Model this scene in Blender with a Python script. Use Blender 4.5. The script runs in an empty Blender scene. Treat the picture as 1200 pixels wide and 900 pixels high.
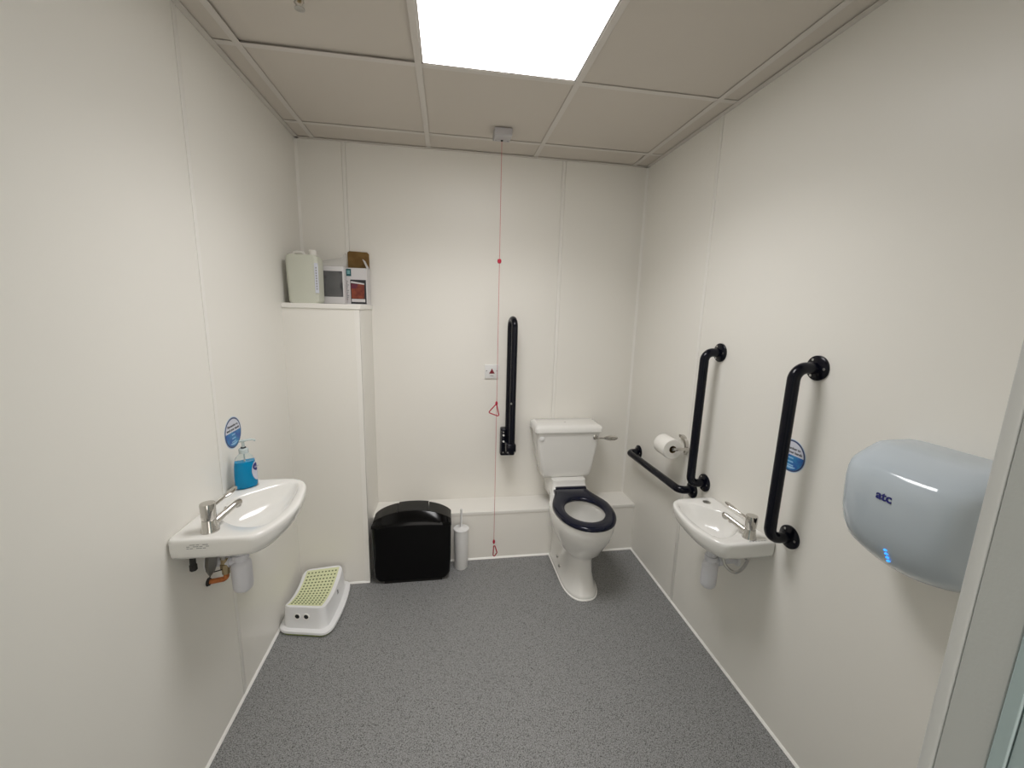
import bpy, bmesh, math, random
from mathutils import Vector, Matrix

S = bpy.context.scene
COL = S.collection
random.seed(7)

# ------------------------------------------------------------------ camera, world, exposure
F_PX = 477.7
cam_d = bpy.data.cameras.new('camera'); cam = bpy.data.objects.new('camera', cam_d); COL.objects.link(cam)
cam_d.sensor_fit = 'HORIZONTAL'; cam_d.sensor_width = 36.0
cam_d.lens = F_PX / 1200.0 * 36.0
cam_d.clip_start = 0.02
YAW, PITCH, ROLL = 0.157937, -0.179052, 0.0270606
fw = Vector((math.sin(YAW)*math.cos(PITCH), math.cos(YAW)*math.cos(PITCH), math.sin(PITCH)))
rt = Vector((math.cos(YAW), -math.sin(YAW), 0)); up = rt.cross(fw)
rt2 = rt*math.cos(ROLL) + up*math.sin(ROLL); up2 = -rt*math.sin(ROLL) + up*math.cos(ROLL)
m3 = Matrix((rt2, up2, -fw)).transposed()
cam.matrix_world = Matrix.Translation((0, 0, 1.5325)) @ m3.to_4x4()
S.camera = cam

w = bpy.data.worlds.new('world'); S.world = w; w.use_nodes = True
bg = w.node_tree.nodes['Background']
bg.inputs[0].default_value = (1.0, 0.93, 0.86, 1); bg.inputs[1].default_value = 2.1
PANEL_STRENGTH = 6.6
LAMP_WATTS, LAMP_SPREAD = 7.8, 132.0
S.view_settings.view_transform = 'Standard'; S.view_settings.look = 'None'
S.view_settings.exposure = 0.02; S.view_settings.gamma = 1.0; S.view_settings.use_curve_mapping = False

# ------------------------------------------------------------------ room numbers (metres)
XL, XR, YB, YF, H = -0.799, 1.194, 2.497, 0.247, 2.397
X0, Y1 = -0.705, 1.697          # ceiling grid origin

# ------------------------------------------------------------------ materials
def mat(name, col, rough=0.5, metal=0.0, spec=0.5, **kw):
    m = bpy.data.materials.new(name); m.use_nodes = True
    b = m.node_tree.nodes['Principled BSDF']
    b.inputs['Base Color'].default_value = (*col, 1)
    b.inputs['Roughness'].default_value = rough
    b.inputs['Metallic'].default_value = metal
    b.inputs['Specular IOR Level'].default_value = spec
    for k, v in kw.items():
        b.inputs[k.replace('_', ' ')].default_value = v
    return m
def noise_bump(m, scale, strength, dist=0.001, detail=3):
    nt = m.node_tree; b = nt.nodes['Principled BSDF']
    tc = nt.nodes.new('ShaderNodeTexCoord'); n = nt.nodes.new('ShaderNodeTexNoise'); bp = nt.nodes.new('ShaderNodeBump')
    n.inputs['Scale'].default_value = scale; n.inputs['Detail'].default_value = detail
    bp.inputs['Strength'].default_value = strength; bp.inputs['Distance'].default_value = dist
    nt.links.new(tc.outputs['Object'], n.inputs['Vector']); nt.links.new(n.outputs['Fac'], bp.inputs['Height'])
    nt.links.new(bp.outputs['Normal'], b.inputs['Normal'])
def noise_col(m, scale, c0, c1, lo=0.35, hi=0.65, detail=3):
    nt = m.node_tree; b = nt.nodes['Principled BSDF']
    tc = nt.nodes.new('ShaderNodeTexCoord'); n = nt.nodes.new('ShaderNodeTexNoise'); r = nt.nodes.new('ShaderNodeValToRGB')
    n.inputs['Scale'].default_value = scale; n.inputs['Detail'].default_value = detail
    r.color_ramp.elements[0].position = lo; r.color_ramp.elements[0].color = (*c0, 1)
    r.color_ramp.elements[1].position = hi; r.color_ramp.elements[1].color = (*c1, 1)
    nt.links.new(tc.outputs['Object'], n.inputs['Vector']); nt.links.new(n.outputs['Fac'], r.inputs['Fac'])
    nt.links.new(r.outputs['Color'], b.inputs['Base Color'])

MT = {}
MT['wall'] = mat('wall_panel', (0.86, 0.838, 0.78), 0.34, spec=0.35); noise_bump(MT['wall'], 6, 0.05, 0.002)
MT['strip'] = mat('joint_strip', (0.88, 0.86, 0.81), 0.3, spec=0.4)
MT['back'] = mat('backing', (0.35, 0.33, 0.30), 0.8)
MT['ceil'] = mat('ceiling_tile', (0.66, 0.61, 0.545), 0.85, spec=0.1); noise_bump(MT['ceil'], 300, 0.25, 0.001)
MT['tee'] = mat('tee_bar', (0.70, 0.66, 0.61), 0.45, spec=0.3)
MT['void'] = mat('ceiling_void', (0.05, 0.05, 0.05), 0.9)
MT['bead'] = mat('sealant', (0.95, 0.94, 0.90), 0.4)
MT['ceramic'] = mat('ceramic', (0.83, 0.82, 0.785), 0.12, spec=0.5, Coat_Weight=0.4, Coat_Roughness=0.05)
MT['plastic'] = mat('white_plastic', (0.80, 0.80, 0.79), 0.3)
MT['stoolwhite'] = mat('stool_white', (0.88, 0.885, 0.89), 0.3)
MT['navy'] = mat('navy_coating', (0.0022, 0.0028, 0.008), 0.20, spec=0.25)
MT['callbox'] = mat('call_box_plastic', (0.50, 0.485, 0.49), 0.4)
MT['seat'] = mat('navy_seat', (0.004, 0.0055, 0.018), 0.16, spec=0.3)
MT['black'] = mat('black_gloss', (0.0015, 0.0015, 0.0018), 0.14, spec=0.22)
MT['blackm'] = mat('black_matte', (0.008, 0.0075, 0.007), 0.4, spec=0.3)
MT['chrome'] = mat('chrome', (0.62, 0.60, 0.57), 0.12, 1.0)
MT['steel'] = mat('steel', (0.55, 0.54, 0.52), 0.3, 1.0)
MT['gunmetal'] = mat('gunmetal', (0.22, 0.21, 0.19), 0.3, 1.0)
MT['brass'] = mat('brass', (0.45, 0.36, 0.22), 0.35, 1.0)
MT['copper'] = mat('copper', (0.62, 0.20, 0.07), 0.35, 0.8); noise_col(MT['copper'], 60, (0.42, 0.12, 0.045), (0.75, 0.28, 0.10))
MT['rubber'] = mat('rubber', (0.02, 0.018, 0.016), 0.7)
MT['dark'] = mat('dark_hole', (0.01, 0.01, 0.01), 0.6)
MT['grey'] = mat('grey_print', (0.30, 0.30, 0.30), 0.5)
MT['red'] = mat('red_plastic', (0.42, 0.008, 0.035), 0.35)
MT['cord'] = mat('red_cord', (0.55, 0.16, 0.17), 0.7)
MT['redprint'] = mat('red_print', (0.20, 0.008, 0.02), 0.5)
MT['green'] = mat('lime_pad', (0.76, 0.79, 0.50), 0.6)
MT['greend'] = mat('lime_knob', (0.13, 0.17, 0.06), 0.6)
MT['greenr'] = mat('lime_rubber', (0.26, 0.36, 0.05), 0.6)
MT['paper'] = mat('tissue', (0.86, 0.84, 0.79), 0.9, spec=0.1); noise_bump(MT['paper'], 90, 0.3, 0.002)
MT['card'] = mat('cardboard', (0.20, 0.115, 0.03), 0.8); noise_col(MT['card'], 25, (0.17, 0.09, 0.022), (0.23, 0.135, 0.04))
MT['boxwhite'] = mat('box_white', (0.68, 0.66, 0.66), 0.5)
MT['boxside'] = mat('box_side', (0.62, 0.58, 0.56), 0.5)
MT['teal'] = mat('teal_print', (0.015, 0.10, 0.115), 0.5)
MT['teal2'] = mat('pale_teal_print', (0.20, 0.42, 0.43), 0.5)
MT['jarred'] = mat('orange_red_print', (0.33, 0.06, 0.022), 0.5); noise_col(MT['jarred'], 40, (0.16, 0.025, 0.012), (0.27, 0.055, 0.022))
MT['plum'] = mat('plum_print', (0.13, 0.015, 0.04), 0.5)
MT['smoke'] = mat('smoked_window', (0.035, 0.035, 0.037), 0.3); noise_col(MT['smoke'], 18, (0.02, 0.02, 0.022), (0.06, 0.06, 0.063))
MT['jerry'] = mat('jerrican', (0.60, 0.61, 0.52), 0.45, Subsurface_Weight=0.0)
MT['jerrycap'] = mat('jerry_cap', (0.75, 0.73, 0.68), 0.4)
MT['film'] = mat('clear_film', (0.9, 0.9, 0.9), 0.12, Alpha=0.09)
MT['dryer'] = mat('dryer_shell', (0.50, 0.56, 0.61), 0.09, spec=0.45, Coat_Weight=0.3, Coat_Roughness=0.06)
MT['logo'] = mat('navy_print', (0.012, 0.014, 0.16), 0.4)
MT['led'] = mat('blue_led', (0.02, 0.25, 0.9), 0.4, Emission_Color=(0.03, 0.30, 1.0, 1), Emission_Strength=1.6)
MT['stickw'] = mat('sticker_white', (0.66, 0.68, 0.76), 0.35)
MT['stickrim'] = mat('sticker_rim', (0.03, 0.055, 0.16), 0.35)
MT['stickb'] = mat('sticker_blue', (0.012, 0.15, 0.46), 0.35); noise_col(MT['stickb'], 30, (0.010, 0.10, 0.40), (0.02, 0.24, 0.50))
MT['sticke'] = mat('sticker_edge', (0.55, 0.68, 0.80), 0.35)
MT['stickl'] = mat('sticker_light', (0.30, 0.55, 0.80), 0.4)
MT['ink'] = mat('black_ink', (0.02, 0.02, 0.025), 0.5)
MT['bottle'] = mat('clear_bottle', (0.90, 0.98, 1.0), 0.03, spec=0.3, Transmission_Weight=1.0, IOR=1.12)
MT['soap'] = mat('blue_soap', (0.0, 0.36, 0.70), 0.15, Transmission_Weight=0.2, IOR=1.33)
MT['pump'] = mat('clear_pump', (0.72, 0.80, 0.80), 0.2, Transmission_Weight=0.35, IOR=1.3)
MT['lab'] = mat('bottle_label', (0.55, 0.57, 0.66), 0.35)
MT['trap'] = mat('white_trap', (0.72, 0.72, 0.76), 0.3)
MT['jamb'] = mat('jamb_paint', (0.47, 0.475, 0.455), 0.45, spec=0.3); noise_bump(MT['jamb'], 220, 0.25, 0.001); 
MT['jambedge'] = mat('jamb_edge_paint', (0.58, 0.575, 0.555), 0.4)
MT['tealwall'] = mat('teal_door_edge', (0.36, 0.44, 0.44), 0.4)
MT['water'] = mat('water', (0.62, 0.62, 0.58), 0.05)

m = bpy.data.materials.new('light_diffuser'); m.use_nodes = True; nt = m.node_tree; nt.nodes.clear()
em = nt.nodes.new('ShaderNodeEmission'); out = nt.nodes.new('ShaderNodeOutputMaterial')
em.inputs[0].default_value = (1.0, 0.985, 0.985, 1); em.inputs[1].default_value = PANEL_STRENGTH
nt.links.new(em.outputs[0], out.inputs[0]); MT['light'] = m

# speckled safety vinyl
m = mat('vinyl_floor', (0.2, 0.2, 0.2), 0.55, spec=0.3); nt = m.node_tree; b = nt.nodes['Principled BSDF']
tc = nt.nodes.new('ShaderNodeTexCoord')
n1 = nt.nodes.new('ShaderNodeTexNoise'); n1.inputs['Scale'].default_value = 240; n1.inputs['Detail'].default_value = 2
r1 = nt.nodes.new('ShaderNodeValToRGB'); r1.color_ramp.elements[0].position = 0.36; r1.color_ramp.elements[0].color = (0.175, 0.177, 0.177, 1)
r1.color_ramp.elements[1].position = 0.62; r1.color_ramp.elements[1].color = (0.345, 0.347, 0.345, 1)
n2 = nt.nodes.new('ShaderNodeTexVoronoi'); n2.inputs['Scale'].default_value = 420
r2 = nt.nodes.new('ShaderNodeValToRGB'); r2.color_ramp.elements[0].position = 0.82; r2.color_ramp.elements[0].color = (0, 0, 0, 1)
r2.color_ramp.elements[1].position = 0.92; r2.color_ramp.elements[1].color = (1, 1, 1, 1)
sx = nt.nodes.new('ShaderNodeSeparateColor'); mx = nt.nodes.new('ShaderNodeMixRGB'); mx.inputs[2].default_value = (0.075, 0.075, 0.072, 1)
for nn in (n1, n2): nt.links.new(tc.outputs['Object'], nn.inputs['Vector'])
nt.links.new(n1.outputs['Fac'], r1.inputs['Fac']); nt.links.new(n2.outputs['Color'], sx.inputs[0]); nt.links.new(sx.outputs[0], r2.inputs['Fac'])
nt.links.new(r2.outputs['Color'], mx.inputs[0]); nt.links.new(r1.outputs['Color'], mx.inputs[1]); nt.links.new(mx.outputs[0], b.inputs['Base Color'])
MT['floor'] = m

# ------------------------------------------------------------------ mesh helpers
V = Vector
def org_of(parent):
    o = V((0, 0, 0))
    while parent is not None:
        o = o + parent.location; parent = parent.parent
    return o
class MB:
    def __init__(s): s.bm = bmesh.new()
    def _merge(s, b2):
        me = bpy.data.meshes.new('t'); b2.to_mesh(me); b2.free(); s.bm.from_mesh(me); bpy.data.meshes.remove(me)
    def box(s, lo, hi, bev=0.0, seg=2):
        b2 = bmesh.new(); bmesh.ops.create_cube(b2, size=1)
        for v in b2.verts:
            v.co = V([lo[i] + (v.co[i] + .5)*(hi[i]-lo[i]) for i in range(3)])
        if bev > 0: bmesh.ops.bevel(b2, geom=b2.edges[:], offset=bev, segments=seg, affect='EDGES', profile=0.5)
        s._merge(b2); return s
    def loft(s, rings, cap0=True, cap1=True, closed=True):
        bm = s.bm; R = [[bm.verts.new(p) for p in r] for r in rings]; n = len(R[0])
        for a, b in zip(R[:-1], R[1:]):
            for i in range(n if closed else n-1):
                j = (i+1) % n
                try: bm.faces.new((a[i], a[j], b[j], b[i]))
                except ValueError: pass
        if cap0: bm.faces.new(R[0][::-1])
        if cap1: bm.faces.new(R[-1])
        return s
    def lathe(s, prof, c=(0, 0, 0), axis=(0, 0, 1), seg=28, cap0=True, cap1=True):
        """prof: list of (radius, offset along axis)"""
        ax = V(axis).normalized(); t = V((1, 0, 0)) if abs(ax.x) < .9 else V((0, 1, 0))
        e1 = ax.cross(t).normalized(); e2 = ax.cross(e1)
        rings = [[V(c) + ax*h + (e1*math.cos(2*math.pi*i/seg) + e2*math.sin(2*math.pi*i/seg))*max(r, 1e-5) for i in range(seg)] for r, h in prof]
        return s.loft(rings, cap0, cap1)
    def tube(s, pts, r, seg=14, fil=0.0, fseg=8):
        P = fillet([V(p) for p in pts], fil, fseg) if fil > 0 else [V(p) for p in pts]
        rr = r if isinstance(r, (list, tuple)) else [r]*len(P)
        t0 = (P[1]-P[0]).normalized(); a = V((0, 0, 1)) if abs(t0.z) < .9 else V((1, 0, 0))
        n = (a - t0*a.dot(t0)).normalized(); rings = []
        for i, p in enumerate(P):
            if i == 0: t = t0
            elif i == len(P)-1: t = (P[-1]-P[-2]).normalized()
            else: t = ((P[i]-P[i-1]).normalized() + (P[i+1]-P[i]).normalized()).normalized()
            n = (n - t*n.dot(t)).normalized(); b = t.cross(n)
            rings.append([p + (n*math.cos(2*math.pi*k/seg) + b*math.sin(2*math.pi*k/seg))*rr[i] for k in range(seg)])
        return s.loft(rings)
    def poly(s, pts, d):
        """extruded polygon; pts 3D list, d extrusion vector"""
        d = V(d); return s.loft([[V(p) for p in pts], [V(p)+d for p in pts]])
    def build(s, name, mt, parent=None, org=(0, 0, 0), angle=38, smooth=True):
        bm = s.bm; bmesh.ops.recalc_face_normals(bm, faces=bm.faces[:])
        o0 = org_of(parent) if parent is not None else V(org)
        bmesh.ops.translate(bm, vec=-o0, verts=bm.verts[:])
        me = bpy.data.meshes.new(name); bm.to_mesh(me); bm.free()
        if smooth:
            me.polygons.foreach_set('use_smooth', [True]*len(me.polygons)); me.set_sharp_from_angle(angle=math.radians(angle))
        me.materials.append(MT[mt]); o = bpy.data.objects.new(name, me); COL.objects.link(o)
        if parent is not None: o.parent = parent
        else: o.location = o0
        return o
def fillet(P, R, n):
    out = [P[0]]
    for i in range(1, len(P)-1):
        a, b, c = P[i-1], P[i], P[i+1]; u = (a-b).normalized(); v = (c-b).normalized()
        ang = u.angle(v)
        if ang > math.pi-1e-3: out.append(b); continue
        d = min(R/math.tan(ang/2), .49*(a-b).length, .49*(c-b).length); r = d*math.tan(ang/2)
        cen = b + (u+v).normalized()*(r/math.sin(ang/2)); s0 = b+u*d-cen; s1 = b+v*d-cen
        tot = s0.angle(s1)
        for k in range(n+1):
            t = k/n; out.append(cen + (s0*math.sin((1-t)*tot) + s1*math.sin(t*tot))/math.sin(tot))
    out.append(P[-1]); return out
def empty(name, loc):
    o = bpy.data.objects.new(name, None); COL.objects.link(o); o.location = loc; o.empty_display_size = .05; return o
def tag(o, label=None, cat=None, group=None, kind=None):
    if label: o['label'] = label
    if cat: o['category'] = cat
    if group: o['group'] = group
    if kind: o['kind'] = kind
    return o
def inst(src, parent, delta):
    o = src.copy(); COL.objects.link(o); o.parent = parent; o.location = V(src.location) + V(delta); return o
def text(body, size, mt, parent, pos, right, upv, ext=0.0006, off=0.0, name='lettering', align='CENTER'):
    cu = bpy.data.curves.new('t', 'FONT'); cu.body = body; cu.size = size; cu.extrude = ext; cu.offset = off
    cu.align_x = align; cu.align_y = 'CENTER'; cu.resolution_u = 3
    tmp = bpy.data.objects.new('t', cu); COL.objects.link(tmp)
    dg = bpy.context.evaluated_depsgraph_get(); me = bpy.data.meshes.new_from_object(tmp.evaluated_get(dg))
    bpy.data.objects.remove(tmp); bpy.data.curves.remove(cu)
    R_ = V(right).normalized(); U_ = V(upv).normalized(); N_ = R_.cross(U_)
    o0 = org_of(parent); Mx = Matrix((R_, U_, N_)).transposed().to_4x4(); Mx.translation = V(pos)-o0
    me.transform(Mx); me.materials.clear(); me.materials.append(MT[mt]); me.name = name
    o = bpy.data.objects.new(name, me); COL.objects.link(o); o.parent = parent; return o
def catmull(P, n=10):
    out = []; L = len(P)
    for i in range(L):
        p0, p1, p2, p3 = [V(P[(i+k-1) % L]) for k in range(4)]
        for k in range(n):
            t = k/n; out.append(.5*((2*p1)+(-p0+p2)*t+(2*p0-5*p1+4*p2-p3)*t*t+(-p0+3*p1-3*p2+p3)*t**3))
    return out
def polar(P, c, N):
    """resample closed 2D outline by angle around c"""
    c = V(c); res = []
    for k in range(N):
        a = 2*math.pi*k/N; d = V((math.cos(a), math.sin(a))); best = None
        for i in range(len(P)):
            p = P[i]-c; q = P[(i+1) % len(P)]-c; e = q-p
            den = d.x*e.y - d.y*e.x
            if abs(den) < 1e-12: continue
            t = (p.x*e.y-p.y*e.x)/den; s_ = (p.x*d.y-p.y*d.x)/den
            if t > 0 and -1e-6 <= s_ <= 1+1e-6 and (best is None or t > best): best = t
        res.append(c + d*(best or 0.01))
    return res
def rrect(x0, x1, y0, y1, r, n=6):
    out = []
    for cx, cy, a0 in ((x1-r, y0+r, -90), (x1-r, y1-r, 0), (x0+r, y1-r, 90), (x0+r, y0+r, 180)):
        for k in range(n+1):
            a = math.radians(a0+90*k/n); out.append((cx+r*math.cos(a), cy+r*math.sin(a)))
    return out

# ------------------------------------------------------------------ the room
def struct(o, label, cat): return tag(o, label, cat, kind='structure')
struct(MB().box((XL-.06, -1.4, -.06), (XR+.06, YB+.06, 0)).build('floor', 'floor'), 'grey speckled vinyl safety floor', 'floor')

wl = struct(MB().box((XL-.06, YF, 0), (XL-.011, YB+.06, H+.06)).build('wall_left', 'back'), 'cream panelled wall behind the washbasin with the soap bottle', 'wall')
SL, SR, BL, BR = 1.518, 1.81, -0.556, 0.672
def panel(parent, lo, hi): return MB().box(lo, hi, .0015, 1).build('wall_panel', 'wall', parent)
def strip(parent, lo, hi): return MB().box(lo, hi, .0012, 2).build('joint_strip', 'strip', parent)
panel(wl, (XL-.011, YF, 0), (XL, SL-.0102, H)); panel(wl, (XL-.011, SL+.0102, 0), (XL, YB, H)); strip(wl, (XL-.012, SL-.0095, 0), (XL+.0012, SL+.0095, H))
wr = struct(MB().box((XR+.011, YF, 0), (XR+.06, YB+.06, H+.06)).build('wall_right', 'back'), 'cream panelled wall carrying the grab rails and hand dryer', 'wall')
panel(wr, (XR, YF, 0), (XR+.011, SR-.0102, H)); panel(wr, (XR, SR+.0102, 0), (XR+.011, YB, H)); strip(wr, (XR-.0012, SR-.0095, 0), (XR+.012, SR+.0095, H))
wb = struct(MB().box((XL-.011, YB+.011, 0), (XR+.011, YB+.06, H+.06)).build('wall_back', 'back'), 'cream panelled wall behind the toilet', 'wall')
for a, b_ in ((XL, BL-.0102), (BL+.0102, BR-.0102), (BR+.0102, XR)): panel(wb, (a, YB, 0), (b_, YB+.011, H))
for x in (BL, BR): strip(wb, (x-.0095, YB-.0012, 0), (x+.0095, YB+.012, H))
for x, s in ((XL, 1), (XR, -1)):       # corner trims
    MB().poly([(x, YB, 0), (x+s*.012, YB, 0), (x, YB-.012, 0)], (0, 0, H)).build('corner_trim', 'strip', wb)
DX0, DX1, DZ = -0.47, 0.43, 2.05
wf = MB(); wf.box((XL-.06, .10, 0), (DX0-.03, YF, H+.06)); wf.box((DX1+.03, .10, 0), (XR+.06, YF, H+.06)); wf.box((DX0-.03, .10, DZ+.03), (DX1+.03, YF, H+.06))
struct(wf.build('wall_front', 'wall'), 'cream wall around the doorway', 'wall')
for side_, x_a, x_b in (('light_block_left', DX0-.16, DX0-.10), ('light_block_right', DX1+.10, DX1+.16)):  # added walls behind the camera; they keep slanting world light off the near side walls
    struct(MB().box((x_a, -1.3, 0), (x_b, .10, H)).build('wall_'+side_, 'tealwall'), 'unseen pale teal wall added outside the doorway to block slanting light, ' + ('on the soap bottle side' if 'left' in side_ else 'on the hand dryer side'), 'wall')
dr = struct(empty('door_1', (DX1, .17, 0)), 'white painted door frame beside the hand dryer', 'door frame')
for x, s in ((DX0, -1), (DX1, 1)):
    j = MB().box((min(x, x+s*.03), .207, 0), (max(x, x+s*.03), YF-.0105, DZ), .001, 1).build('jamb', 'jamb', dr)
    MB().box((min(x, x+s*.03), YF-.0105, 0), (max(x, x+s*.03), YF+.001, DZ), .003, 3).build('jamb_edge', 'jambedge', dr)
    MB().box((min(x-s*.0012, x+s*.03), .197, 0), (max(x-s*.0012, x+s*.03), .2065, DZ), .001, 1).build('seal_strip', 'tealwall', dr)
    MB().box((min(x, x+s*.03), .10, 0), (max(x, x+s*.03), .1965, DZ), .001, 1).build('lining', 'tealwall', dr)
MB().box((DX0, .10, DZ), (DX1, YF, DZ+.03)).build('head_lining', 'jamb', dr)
# pipe boxing in the corner and ledge behind the toilet
CX, CY, CZ = -0.437, 2.161, 1.516
cb = struct(MB().box((XL+.002, CY+.010, 0), (CX-.010, YB-.002, CZ-.004)).build('wall_boxing', 'back'), 'tall cream pipe boxing with supplies on its top', 'boxing')
MB().box((XL, CY, 0), (CX, CY+.010, CZ)).build('front_panel', 'wall', cb)
MB().box((CX-.010, CY+.010, 0), (CX, YB, CZ)).build('side_panel', 'wall', cb)
ct = MB(); ct.box((CX-.026, CY-.0018, 0), (CX+.0018, CY, CZ), .0005, 1); ct.box((CX, CY-.0018, 0), (CX+.0018, CY+.026, CZ), .0005, 1); ct.build('corner_trim', 'strip', cb)
MB().box((XL, CY-.006, CZ), (CX+.006, YB, CZ+.024), .0015, 1).build('top_board', 'strip', cb)
LY, LZ = 2.307, 0.318
lb = struct(MB().box((CX, LY+.010, 0), (XR, YB-.001, LZ-.018)).build('wall_ledge', 'back'), 'low cream ledge running behind the toilet', 'ledge')
MB().box((CX, LY, 0), (XR, LY+.010, LZ-.018)).build('front_panel', 'wall', lb)
MB().box((CX, LY-.004, LZ-.018), (XR, YB, LZ), .0015, 1).build('top_board', 'strip', lb)
# sealant beads along the floor
def bead(name, a, b_, n, lab):
    a, b_, n = V(a), V(b_), V(n); r = .0075
    prof = [V((0, 0, 0)), n*r, n*r*.75+V((0, 0, r*.75)), V((0, 0, r*1.25))]
    o = MB().loft([[a+p for p in prof], [b_+p for p in prof]]).build(name, 'bead'); struct(o, lab, 'sealant bead')
bead('baseboard_left', (XL, YF, 0), (XL, CY, 0), (1, 0, 0), 'thin white sealant bead where floor meets wall below the soap bottle')
bead('baseboard_right', (XR, YF, 0), (XR, LY, 0), (-1, 0, 0), 'thin white sealant bead where floor meets wall below the grab rails')
bead('baseboard_back', (CX+.008, LY, 0), (XR, LY, 0), (0, -1, 0), 'thin white sealant bead along the foot of the low ledge')
bead('baseboard_boxing', (XL, CY, 0), (CX, CY, 0), (0, -1, 0), 'thin white sealant bead along the foot of the tall pipe boxing')

# ceiling grid
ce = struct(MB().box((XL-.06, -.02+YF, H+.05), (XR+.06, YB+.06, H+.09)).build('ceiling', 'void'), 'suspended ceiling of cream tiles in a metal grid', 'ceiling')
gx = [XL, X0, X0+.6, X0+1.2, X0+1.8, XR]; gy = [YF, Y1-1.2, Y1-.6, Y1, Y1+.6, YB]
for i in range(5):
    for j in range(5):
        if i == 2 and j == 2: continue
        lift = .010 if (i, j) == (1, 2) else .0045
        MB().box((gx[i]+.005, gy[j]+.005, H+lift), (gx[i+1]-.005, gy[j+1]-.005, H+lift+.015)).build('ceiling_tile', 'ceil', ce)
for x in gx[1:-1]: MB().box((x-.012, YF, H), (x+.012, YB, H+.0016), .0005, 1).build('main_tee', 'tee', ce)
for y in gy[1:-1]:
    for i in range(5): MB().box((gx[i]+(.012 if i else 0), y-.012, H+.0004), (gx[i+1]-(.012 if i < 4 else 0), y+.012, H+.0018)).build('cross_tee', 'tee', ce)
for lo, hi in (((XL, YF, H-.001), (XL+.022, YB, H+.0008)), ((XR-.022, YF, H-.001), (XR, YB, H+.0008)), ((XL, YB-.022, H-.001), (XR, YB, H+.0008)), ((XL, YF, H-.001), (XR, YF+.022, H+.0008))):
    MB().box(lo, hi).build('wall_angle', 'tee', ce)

# ------------------------------------------------------------------ ceiling light, sprinkler, pull cord
lt = tag(empty('ceiling_light', (X0+.9, Y1-.3, H)), 'square flat LED ceiling light panel glowing white', 'ceiling light')
MB().box((X0+.6+.014, Y1-.6+.014, H+.002), (X0+1.2-.014, Y1-.014, H+.006)).build('diffuser', 'light', lt)
fr = MB(); a0, a1, b0, b1 = X0+.6+.0125, X0+1.2-.0125, Y1-.6+.0125, Y1-.0125
for lo, hi in (((a0, b0, H+.0018), (a0+.006, b1, H+.010)), ((a1-.006, b0, H+.0018), (a1, b1, H+.010)), ((a0, b0, H+.0018), (a1, b0+.006, H+.010)), ((a0, b1-.006, H+.0018), (a1, b1, H+.010))): fr.box(lo, hi)
fr.build('frame', 'tee', lt)
ld = bpy.data.lights.new('led_array', 'AREA'); ld.shape = 'SQUARE'; ld.size = .57; ld.energy = LAMP_WATTS; ld.spread = math.radians(LAMP_SPREAD); ld.color = (1.0, .985, .985)
lo_ = bpy.data.objects.new('led_array', ld); COL.objects.link(lo_); lo_.parent = lt; lo_.location = (0, 0, .0005)

sc = (-0.418, 1.418, H+.010)
sp = tag(empty('sprinkler', sc), 'small metal sprinkler head hanging under a ceiling tile', 'sprinkler')
MB().lathe([(.030, 0), (.030, -.002), (.026, -.006), (.012, -.008)], sc).build('escutcheon', 'ceil', sp)
MB().lathe([(.009, -.006), (.009, -.016), (.006, -.018), (.006, -.026), (.003, -.028)], sc, seg=14).build('body', 'brass', sp)
y_ = MB()
for s in (-1, 1): y_.tube([(sc[0]+s*.008, sc[1], sc[2]-.016), (sc[0]+s*.013, sc[1], sc[2]-.028), (sc[0]+s*.003, sc[1], sc[2]-.042)], .002, 8)
y_.build('yoke', 'steel', sp)
MB().lathe([(.004, -.040), (.014, -.043), (.014, -.0445), (.003, -.046)], sc, seg=16).build('deflector', 'steel', sp)

pc = (0.266, 2.20, H)
pull = tag(empty('alarm_pull_cord', pc), 'red emergency pull cord with two triangle handles hanging from ceiling box', 'pull cord')
bx_ = MB(); px, py = pc[0], pc[1]-.022
bx_.loft([[(px+sx_*a, py+sy_*a, z) for sx_, sy_ in ((-1, -1), (1, -1), (1, 1), (-1, 1))] for a, z in ((.043, H-.0012), (.043, H-.030), (.039, H-.034))]); bxo = bx_.build('ceiling_box', 'callbox', pull)
MB().lathe([(.006, -.032), (.006, -.037), (.003, -.039)], pc, seg=14).build('cord_grommet', 'dark', bxo)
for s in (-1, 1): MB().lathe([(.003, -.0335), (.003, -.0355)], (px+s*.03, pc[1]+.0, H), seg=10).build('screw', 'grey', bxo)
MB().tube([(pc[0], pc[1], H-.036), (pc[0]+.001, pc[1], 1.2), (pc[0]+.001, pc[1], .185)], .0013, 8).build('cord', 'cord', pull)
MB().lathe([(.003, .012), (.009, .009), (.011, 0), (.009, -.009), (.003, -.012)], (pc[0], pc[1], 1.783), seg=16).build('cord_bead', 'red', pull)
def tri(pts, top):
    P = [V(p) for p in pts]; mb = MB(); L = fillet([(P[0]+P[1])/2, P[1], P[2], P[0], (P[0]+P[1])/2], .006, 5)
    mb.tube(L, .0032, 10); t = mb.build('triangle_handle', 'red', pull)
    MB().lathe([(.003, .014), (.0065, .008), (.0075, 0), (.005, -.010)], top, seg=12).build('knot', 'red', t)
tri([(.266, 2.2, 1.018), (.222, 2.2, .968), (.282, 2.2, .944)], (.266, 2.2, 1.018))
tri([(.267, 2.2, .172), (.263, 2.20, .068), (.286, 2.19, .112)], (.267, 2.2, .176))

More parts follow.
